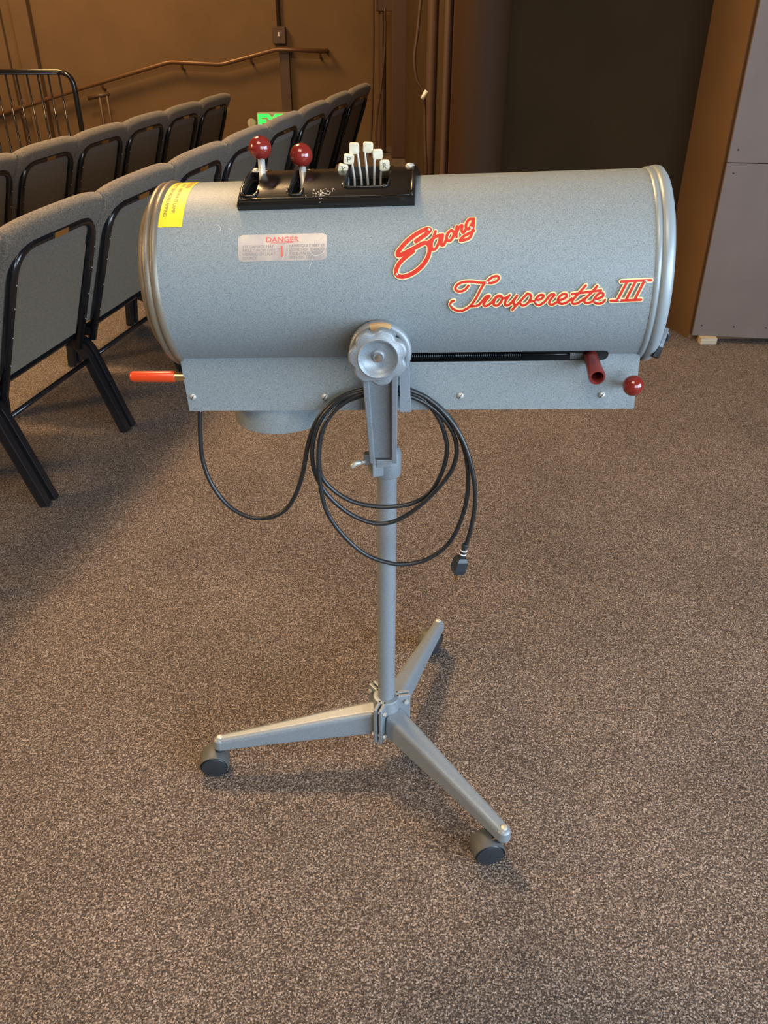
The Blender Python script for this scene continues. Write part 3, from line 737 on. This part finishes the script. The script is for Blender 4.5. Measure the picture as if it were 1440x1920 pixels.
# ------------------------------------------------------------------ chairs
DIR = V((.213, .977, 0)).normalized(); NRM = V((.977, -.213, 0)).normalized(); ANG = math.atan2(DIR.y, DIR.x)
PIT = .545
def bez_corner(p, q, r, rad, k=5):
    """round the corner q between p and r"""
    a = q + (p - q).normalized() * rad; c = q + (r - q).normalized() * rad
    return [a * (1 - t) ** 2 + q * 2 * t * (1 - t) + c * t * t for t in [i / k for i in range(k + 1)]]
def make_chair():
    root = empty('auditorium_chair', (0, 0, 0))
    # back plane: from (y .115, z .33) to (y -.05, z .82)
    def B(x, z, h=0):                            # h: distance in front of the back plane (towards the sitter)
        y = .115 - (z - .33) * (.165 / .49); nv = V((0, .94, .32)); return V((x, y, z)) + nv * h
    # upholstered back: padded sheet with a soft roll that folds over the top of the frame
    W2, NU, NV = .268, 26, 22
    def zt(u): return .866 - .017 * abs(u) ** 4
    vs = []; fs = []
    for side in (0, 1):
        for j in range(NV + 1):
            for i in range(NU + 1):
                u = -math.cos(PI * i / NU); tv = .5 - .5 * math.cos(PI * j / NV)
                x = u * W2; z = .392 + (zt(u) - .392) * tv
                e = min((W2 - abs(x)) / .024, (z - .392) / .015, (zt(u) - z) / .030, 1); e = max(e, 0)
                t_ = math.sqrt(max(1 - (1 - e) ** 2, 0)); q = max(0, min(1, (z - .70) / .12)); q = q * q * (3 - 2 * q)
                mid = .032 * (1 - q) + .012 * q; half = .024 * (1 - q) + .027 * q
                vs.append(B(x, z, mid + (half if side else -half) * t_))
    o_ = (NU + 1) * (NV + 1)
    for j in range(NV):
        for i in range(NU):
            q = (j * (NU + 1) + i, j * (NU + 1) + i + 1, (j + 1) * (NU + 1) + i + 1, (j + 1) * (NU + 1) + i)
            fs += [q, tuple(k + o_ for k in q[::-1])]
    b = MB(); b.add(vs, fs, 0, True); bk = b.build('backrest', M['fabric'], root)
    pol = [(-.205, .395), (.205, .395), (.205, .70), (.15, .765), (-.15, .765), (-.205, .70)]
    b = MB(); b.prism(pol, lambda x, z, h: B(x, z, h), .001, .02); b.build('back_panel', M['shell'], bk)
    # tube frame on the rear of the back
    c = lambda x, z: B(x, z, -.006)
    pts = [c(-.224, .335)] + bez_corner(c(-.224, .335), c(-.219, .790), c(0, .803), .085) + bez_corner(c(0, .803), c(.219, .790), c(.224, .335), .085) + [c(.224, .335)]
    b = MB(); b.tube(pts, .0150, 12)
    for s in (-1, 1):
        for z in (.45, .54, .63, .70): b.ball(B(s * .2205, z, -.021), .0022, 6, 1)
    fr = b.build('back_frame', [M['frame'], M['zinc']], root)
    b = MB(); b.box(B(.0, .797, -.0215), (.075, .002, .017), Matrix.Rotation(math.radians(18), 3, 'X')); b.build('number_plate', M['brass'], fr)
    # seat
    so = [(-.24, .12), (.24, .12), (.245, .48), (.22, .53), (-.22, .53), (-.245, .48)]
    b = MB(); b.prism(so, lambda x, y, h: V((x, y, h + .04 * (y - .12))), .385, .46); b.build('seat', M['fabric'], root, bevel=(.02, 3, 1))
    b = MB()
    for s in (-1, 1): b.tube([(s * .235, .10, .362), (s * .235, .50, .376)], .012, square=True)
    b.tube([(-.235, .14, .362), (.235, .14, .362)], .010, square=True)
    b.build('seat_frame', M['frame'], root)
    for s in (-1, 1):
        x = s * .2505
        P_ = [V((x, .30, .345)), V((x, .15, .345))]; cc = bez_corner(V((x, .30, .345)), V((x, .118, .345)), V((x, 0, 0)), .06, 5)
        b = MB(); b.tube([V((x, .30, .345))] + cc + [V((x, .0, .004))], .0165, square=True, w=.0115, up=(0, 0, 1))
        b.tube([V((x, .30, .345)) + V((0, 0, 0))] + [p + V((0, -.004, -.001)) for p in cc[1:]] + [V((x, -.004, .004))], .0145, square=True, w=.0135, up=(0, 0, 1))
        b.build('leg', M['frame'], root, bevel=(.003, 2))
        b = MB(); b.tube([V((x, .49, .36)), V((x, .53, .004))], .016, square=True, w=.014, up=(0, 1, 0)); b.build('leg', M['frame'], root, bevel=(.003, 2))
    b = MB(); b.tube([(-.262, .092, .278), (.262, .092, .278)], .0085, 10)
    b.build('stretcher', M['frame'], root)
    return root
def children(o): return [c for c in bpy.data.objects if c.parent == o]
def copy_tree(o, parent=None):
    c = o.copy(); C.objects.link(c); c.parent = parent
    for ch in children(o): copy_tree(ch, c)
    return c
proto = make_chair()
ORD = ['second', 'third', 'fourth', 'fifth', 'sixth', 'seventh', 'eighth', 'ninth', 'tenth']
row1 = []; S1 = 2.015
for k_ in range(-1, 8): row1.append((S1 + PIT * (k_ + .5), -1.547, 0.0))
row2 = []; S2 = 3.71
for k_ in range(-2, 5): row2.append((S2 + PIT * (k_ + .5), -2.62, -.09))
lab1 = ['linked grey-brown chair of the near row cut off by the left photo edge',
        'nearest whole linked chair of the near row, brass plate on its black frame',
        'linked chair of the near row partly hidden by the left end of the spotlight',
        'linked chair of the near row right behind the yellow label end of the spotlight',
        'linked chair of the near row behind the left red ball lever',
        'linked chair of the near row, fourth from its far end beside the pipes',
        'linked chair of the near row, third from its far end beside the pipes',
        'linked chair of the near row, second from its far end beside the pipes',
        'last linked chair at the far end of the near row beside the wall pipes']
lab2 = ['nearest linked chair of the back row, cut off by the left edge',
        'second nearest linked chair of the back row, at the left photo edge',
        'third nearest linked chair of the back row',
        'linked chair in the middle of the back row, fourth from its far end',
        'linked chair of the back row, third from its far end',
        'linked chair of the back row, second from its far end',
        'last linked chair at the far end of the back row, green glint on its frame']
first = True
for row, labs, grp in ((row1, lab1, 'linked chairs of the near row'), (row2, lab2, 'linked chairs of the back row')):
    for (s, p, z), lb in zip(row, labs):
        o = proto if first else copy_tree(proto); first = False
        w = DIR * s + NRM * p; o.location = (w.x, w.y, z); o.rotation_euler = (0, 0, ANG)
        tag(o, lb, 'chair', grp)

# ------------------------------------------------------------------ room shell
def slab(name, poly, z0, z1, m, kind='structure', bevel=None):
    b = MB(); b.prism(poly, lambda x, y, h: V((x, y, h)), z0, z1); o = b.build(name, m, bevel=bevel); tag(o, kind=kind); return o
def pl(s, p): w = DIR * s + NRM * p; return (w.x, w.y)
def line_x(p, y): return (p - NRM.y * y) / NRM.x          # x on the line of constant perpendicular offset at depth y
YF, YB, XR, XL = -3.0, 9.6, 3.4, -6.0
slab('floor', [(XR, YF), (XR, YB), (line_x(-2.26, YB), YB), (line_x(-2.26, YF), YF)], -.6, 0, M['carpet'])
pe = [-2.26, -3.3, -4.35]; ze = [-.09, -.24, -.39]
for i in range(3):
    a, c = pe[i], (pe[i + 1] if i < 2 else None)
    if c is not None: poly = [(line_x(a, YF), YF), (line_x(a, YB), YB), (line_x(c, YB), YB), (line_x(c, YF), YF)]
    else: poly = [(line_x(a, YF), YF), (line_x(a, YB), YB), (XL, YB), (XL, YF)]
    slab('floor', poly, -.6, ze[i], M['carpet'])
HW = 4.3
slab('wall_back', [(XL, YB), (.16, YB), (.16, YB + .2), (XL, YB + .2)], -.6, HW, M['wall'])
slab('wall_left', [(XL - .2, YF), (XL, YF), (XL, YB + .2), (XL - .2, YB + .2)], -.6, HW, M['wall'])
FX0, FX1, FZ0, FZ1 = .5, 3.1, .8, 2.9
slab('wall_front', [(XL, YF - .2), (FX0, YF - .2), (FX0, YF), (XL, YF)], -.6, HW, M['wall'])
slab('wall_front', [(FX1, YF - .2), (XR + .2, YF - .2), (XR + .2, YF), (FX1, YF)], -.6, HW, M['wall'])
slab('wall_front', [(FX0, YF - .2), (FX1, YF - .2), (FX1, YF), (FX0, YF)], -.6, FZ0, M['wall'])
slab('wall_front', [(FX0, YF - .2), (FX1, YF - .2), (FX1, YF), (FX0, YF)], FZ1, HW, M['wall'])
b = MB()
for x in (FX0 + .03, (FX0 + FX1) / 2, FX1 - .03): b.box((x, YF - .12, (FZ0 + FZ1) / 2), (.05, .06, FZ1 - FZ0))
for z in (FZ0 + .03, FZ1 - .03): b.box(((FX0 + FX1) / 2, YF - .12, z), (FX1 - FX0, .06, .05))
tag(b.build('fill_window', M['wood']), kind='structure')  # unseen window, added to give fill from the front
# right wall with a tall window opening behind the camera's right shoulder
WY0, WY1, WZ0, WZ1 = -2.2, .6, .55, 2.45
slab('wall_right', [(XR, YF), (XR + .2, YF), (XR + .2, WY0), (XR, WY0)], 0, HW, M['wall'])
slab('wall_right', [(XR, WY1), (XR + .2, WY1), (XR + .2, 4.5), (XR, 4.5)], 0, HW, M['wall'])
slab('wall_right', [(XR, WY0), (XR + .2, WY0), (XR + .2, WY1), (XR, WY1)], 0, WZ0, M['wall'])
slab('wall_right', [(XR, WY0), (XR + .2, WY0), (XR + .2, WY1), (XR, WY1)], WZ1, HW, M['wall'])
b = MB()
for y in (WY0 + .03, (WY0 + WY1) / 2, WY1 - .03): b.box((XR + .1, y, (WZ0 + WZ1) / 2), (.06, .05, WZ1 - WZ0))
for z in (WZ0 + .03, WZ1 - .03): b.box((XR + .1, (WY0 + WY1) / 2, z), (.06, WY1 - WY0, .05))
tag(b.build('window_1', M['wood']), kind='structure')
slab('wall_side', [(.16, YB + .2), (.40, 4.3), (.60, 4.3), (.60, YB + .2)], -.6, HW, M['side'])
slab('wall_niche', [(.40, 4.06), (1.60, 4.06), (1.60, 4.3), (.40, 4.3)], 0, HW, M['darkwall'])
slab('ceiling', [(XL - .2, YF - .2), (XR + .2, YF - .2), (XR + .2, YB + .2), (XL - .2, YB + .2)], HW, HW + .2, M['ceil'])
# brown pier whose flank faces left
slab('wall_pier', [(1.447, 3.80), (1.372, 4.06), (XR, 4.06), (XR, 3.80)], 0, HW, M['pier'])
# grey-brown boards standing against the pier
PB = [(1.450, 3.762), (1.90, 3.700), (2.7, 3.60)]
zj = UY(1400, 310, 3.70).z
def board(name, z0, z1, label):
    b = MB(); a, c = V((PB[0][0], PB[0][1], 0)), V((PB[2][0], PB[2][1], 0)); d = (c - a).normalized(); nn = V((d.y, -d.x, 0))
    q = [a, c, c - nn * .02, a - nn * .02]
    b.prism([(p.x, p.y) for p in q], lambda x, y, h: V((x, y, h)), z0, z1)
    for zz in (z0 + .05, z1 - .04):
        for t in (.02, .14, .26): b.lathe(a + d * (t * 1.2 + .01) + nn * .0003 + V((0, 0, zz)), nn, [(0, .004), (.0006, .003), (.0007, .0001)], 8, 1)
    o = b.build(name, [M['panel'], M['dark']], bevel=(.0012, 2)); return o
cab = empty('wall_cabinet_box', (1.45, 3.762, 0)); tag(cab, 'tall grey-brown board-faced stage box at the right edge, raised on a wood shim', 'box')
for z0, z1 in ((.03, zj - .0015), (zj + .0015, 3.2)):
    o = board('face_board', z0, z1, ''); o.parent = cab
    for v in o.data.vertices: v.co -= V(cab.location)
b = MB(); b.prism([(1.455, 3.788), (2.7, 3.63), (2.7, 3.79), (1.455, 3.79)], lambda x, y, h: V((x, y, h)), .03, 3.19); b.build('box_body', M['dark'], cab)
b = MB(); sh0 = UZ(1308, 644, 0); b.box((sh0.x + .045, 3.75, .0155), (.075, .06, .029)); b.build('wood_shim', M['wood'], cab)

# round dark column and pipes in the corner
def vtube(px, y, r, name, m, z0=0, z1=HW, n=28):
    c = UY(px, 160, y); b = MB(); b.tube([(c.x, y, z0), (c.x, y, z1)], r, n); return b.build(name, m, sharp=40)
def w_at(dpx, y):                                   # half width in metres for a half width in pixels at py~160
    r = ray(720, 160); return dpx / r.y * y
col_ = vtube(899, 3.92, w_at(52, 3.92), 'round_column', M['column'], n=64); tag(col_, 'thick round dark brown column between the pipes and the dark wall', 'column')
p_ = vtube(809, 5.2, w_at(10, 5.2), 'wall_pipe', M['pipe']); tag(p_, 'brown vertical pipe just left of the round column', 'pipe', 'pipes in the corner')
p_ = vtube(838, 4.2, w_at(8, 4.2), 'wall_pipe', M['pipe']); tag(p_, 'thin brown pipe touching the left side of the round column', 'pipe', 'pipes in the corner')
p_ = vtube(717, 9.2, w_at(7, 9.2), 'wall_pipe', M['pipe'], -.2); tag(p_, 'brown conduit pipe on the far wall right of the row ends', 'pipe', 'pipes in the corner')
b = MB(); c_ = UY(722, 5, 9.2); b.box((c_.x, 9.2, c_.z), (.17, .10, .14)); tag(b.build('junction_box', M['pipe'], bevel=(.005, 2)), 'brown junction box on the conduit at the top of the photo, above the row ends', 'electrical box')
a_, c_ = UY(734, 160, 9.0), UY(765, 160, 9.0)
b = MB(); b.box(((a_.x + c_.x) / 2, 9.0, HW / 2), (c_.x - a_.x, .3, HW)); tag(b.build('trim_1', M['pipe'], bevel=(.01, 2)), kind='structure')
def cable(P, y, r, lab):
    b = MB(); b.tube(smooth_path([UY(px, py, y) for px, py in P], 6), r, 8); o = b.build('hanging_cable', M['pipe']); tag(o, lab, 'cable'); return o
cable([(699, -30), (700, 60), (699, 150), (696, 250), (690, 330)], 9.0, .012, 'thin cable hanging down the far wall at the end of the near row')
cable([(722, 15), (722, 80), (716, 150), (706, 230), (708, 330)], 9.0, .011, 'thin cable running down below the junction box')
cable([(792, -30), (783, 60), (777, 110), (782, 150), (795, 180), (797, 260), (800, 330)], 5.05, .008, 'black looping cable with white tape beside the corner pipe')
b = MB(); q = UY(796, 178, 5.03); b.tube([q + V((-.012, 0, -.02)), q + V((.012, 0, .02))], .012, 10); tag(b.build('cable_tape', M['white']), 'scrap of white tape on the looping cable by the pipe', 'tape')

# far wall: left pilaster, conduit, switch box, handrail
YW_ = YB
a_, c_ = UY(34, 60, YB), UY(66, 60, YB)
b = MB(); b.box(((a_.x + c_.x) / 2, YB - .05, HW / 2 - .2), (c_.x - a_.x, .12, HW + .4)); tag(b.build('trim_2', M['wall'], bevel=(.01, 2)), kind='structure')
a_, c_ = UY(-60, 60, YB), UY(10, 60, YB)
b = MB(); b.box(((a_.x + c_.x) / 2, YB - .03, HW / 2 - .2), (c_.x - a_.x, .07, HW + .4)); tag(b.build('trim_3', M['wall'], bevel=(.01, 2)), kind='structure')
sb = UY(523, 66, YB - .06)
con = empty('switch_box', (sb.x, YB - .03, sb.z)); tag(con, 'small brown switch box with conduit on the far wall above the handrail', 'electrical box')
b = MB(); b.box((sb.x, YB - .035, sb.z), (.13, .07, .15)); b.build('box_body', M['pipe'], con, bevel=(.006, 2))
b = MB(); b.box((sb.x, YB - .075, sb.z + .01), (.012, .015, .035)); b.build('switch_toggle', M['white'], con)
b = MB(); b.tube([(sb.x, YB - .03, sb.z), (sb.x, YB - .03, 3.9)], .018, 10); b.build('conduit', M['pipe'], con)
x1_ = UY(537, 160, YB).x
b = MB(); b.box((x1_, YB - .03, sb.z / 2 - .2), (.10, .06, sb.z + .2)); tag(b.build('trim_4', M['pipe'], bevel=(.006, 2)), kind='structure')
yr = YB - .10
R_ = [(612, 96), (520, 92), (415, 121), (318, 116), (150, 166), (0, 214), (-60, 232)]
hr = empty('wall_handrail', (UY(415, 120, yr).x, yr, .5)); tag(hr, 'long brown handrail stepping down along the far wall', 'handrail')
pts = [UY(px, py, yr) for px, py in R_]
pp = [pts[0]]
for i in range(1, len(pts) - 1): pp += bez_corner(pts[i - 1], pts[i], pts[i + 1], .05, 3)
pp.append(pts[-1])
b = MB(); b.tube([pts[0] + V((0, .09, -.0))] + pp, .022, 12); b.build('rail', M['rail'], hr)
for px, py in ((600, 95), (470, 105), (340, 117), (190, 155)):
    q = UY(px, py, yr); b = MB(); b.tube([q, q + V((0, .03, -.06)), q + V((0, .10, -.07))], .012, 8); b.build('rail_bracket', M['rail'], hr)
# second low rail seen past the guard rail
b = MB(); q = [UY(165, 184, 9.3), UY(204, 176, 9.3)]
b.tube(q, .02, 10)
for t in (.55, .9):
    g = q[0].lerp(q[1], t); b.tube([g, V((g.x, g.y, -.24))], .016, 8)
tag(b.build('stair_post_rail', M['pipe']), 'short brown rail on two posts standing against the far wall at left', 'railing')
# black guard rail at far left
yg = 6.5; gt = [UY(-90, 134, yg), UY(0, 135, yg), UY(122, 137, yg), UY(139, 160, yg)]
xr_ = gt[3].x; zt_ = gt[1].z; zb_ = -.39
gr = empty('guard_railing', (xr_, yg, zb_)); tag(gr, 'black steel guard railing with thin vertical bars at the far left', 'railing')
b = MB(); top = [V((-4.0, yg, zt_)), V((xr_ - .1, yg, zt_))] + bez_corner(V((-4, yg, zt_)), V((xr_, yg, zt_)), V((xr_, yg, 0)), .1, 6) + [V((xr_, yg, zb_))]
b.tube(top, .018, 12); b.build('top_rail', M['frame'], gr)
sp = .074
for i in range(1, 18):
    b = MB(); b.tube([(xr_ - i * sp - .02, yg, zt_ - .01), (xr_ - i * sp - .02, yg, zb_ + .12)], .0065, 8); b.build('baluster', M['frame'], gr)
b = MB(); b.tube([(xr_, yg, zb_ + .12), (-4.0, yg, zb_ + .12)], .018, 10); b.build('bottom_rail', M['frame'], gr)

# green exit sign low on the far wall
ye = YB - .16
E0, E1 = UY(481, 212, ye), UY(545, 214, ye); zb2 = UY(500, 243, ye).z
ex = empty('exit_sign', (E0.x, ye + .08, zb2)); tag(ex, 'low green lit exit sign on the far wall showing above the near row', 'sign')
ew = E1.x - E0.x; eh = E0.z - zb2
b = MB(); b.box((E0.x + ew / 2, ye + .06, zb2 + eh / 2), (ew, .10, eh)); b.build('sign_box', M['signbox'], ex, bevel=(.006, 2))
tv, tf = text_mesh('EXIT', eh * 1.12, 'CENTER', bold=.008); b = MB()
b.add([V((E0.x + ew * .53 + v.x * 1.0, ye + .007, zb2 + eh * .12 + v.y)) for v in tv], tf); b.build('exit_letters', M['green'], ex, recalc=False)
b = MB(); q = UY(475, 231, ye); b.lathe((q.x, ye + .05, q.z), (-.4, -1, 0), [(0, .001), (0, .03), (.04, .045), (.06, .045), (.062, .001)], 18); b.build('lamp_head', M['signbox'], ex, sharp=40)

# ------------------------------------------------------------------ light
def area(name, loc, target, size, power, col, size_y=None, spread=None):
    l = bpy.data.lights.new(name, 'AREA'); l.energy = power; l.color = col; l.size = size
    if size_y: l.shape = 'RECTANGLE'; l.size_y = size_y
    if spread: l.spread = spread
    o = bpy.data.objects.new(name, l); C.objects.link(o); o.location = loc
    o.rotation_euler = (V(target) - V(loc)).to_track_quat('-Z', 'Y').to_euler(); return o
area('window_daylight', (XR + .05, (WY0 + WY1) / 2, (WZ0 + WZ1) / 2), (0, 1.0, .9), 2.7, 250, (.60, .79, 1.0), 1.8)
area('front_fill_light', ((FX0 + FX1) / 2, YF - .02, (FZ0 + FZ1) / 2), (.3, 1.2, .7), 2.5, 150, (.74, .87, 1.0), 2.0)  # frontal fill set in the added window behind the camera
area('house_lamp_warm', (-1.5, 3.7, 4.15), (-1.3, 3.4, 0), .8, 260, (1.0, .64, .32))
area('house_lamp_far', (-3.2, 7.6, 4.1), (-2.8, 9.0, 1.0), 1.2, 210, (1.0, .60, .24))
area('left_warm_fill', (-4.5, 1.4, 2.2), (0, 1.3, 1.0), .7, 110, (1.0, .62, .25))  # unseen low source, added to warm the left rims
area('house_lamp_near', (-.6, -.6, 4.1), (0, 1.0, 0), 1.8, 105, (1.0, .84, .66))
w = bpy.data.worlds.new('World'); bpy.context.scene.world = w; w.use_nodes = True
w.node_tree.nodes['Background'].inputs['Color'].default_value = (.75, .85, 1, 1); w.node_tree.nodes['Background'].inputs['Strength'].default_value = .4

# ------------------------------------------------------------------ camera
cd = bpy.data.cameras.new('camera'); cam = bpy.data.objects.new('camera', cd); C.objects.link(cam)
cam.location = CAM; cam.rotation_euler = (PI / 2 - TH, 0, 0)
cd.sensor_fit = 'VERTICAL'; cd.sensor_height = 24; cd.lens = 24 * FPX / 1920; cd.clip_start = .02
sc = bpy.context.scene; sc.camera = cam
sc.view_settings.view_transform = 'Standard'; sc.view_settings.look = 'None'; sc.view_settings.gamma = 1; sc.view_settings.use_curve_mapping = False
sc.view_settings.exposure = 0.0
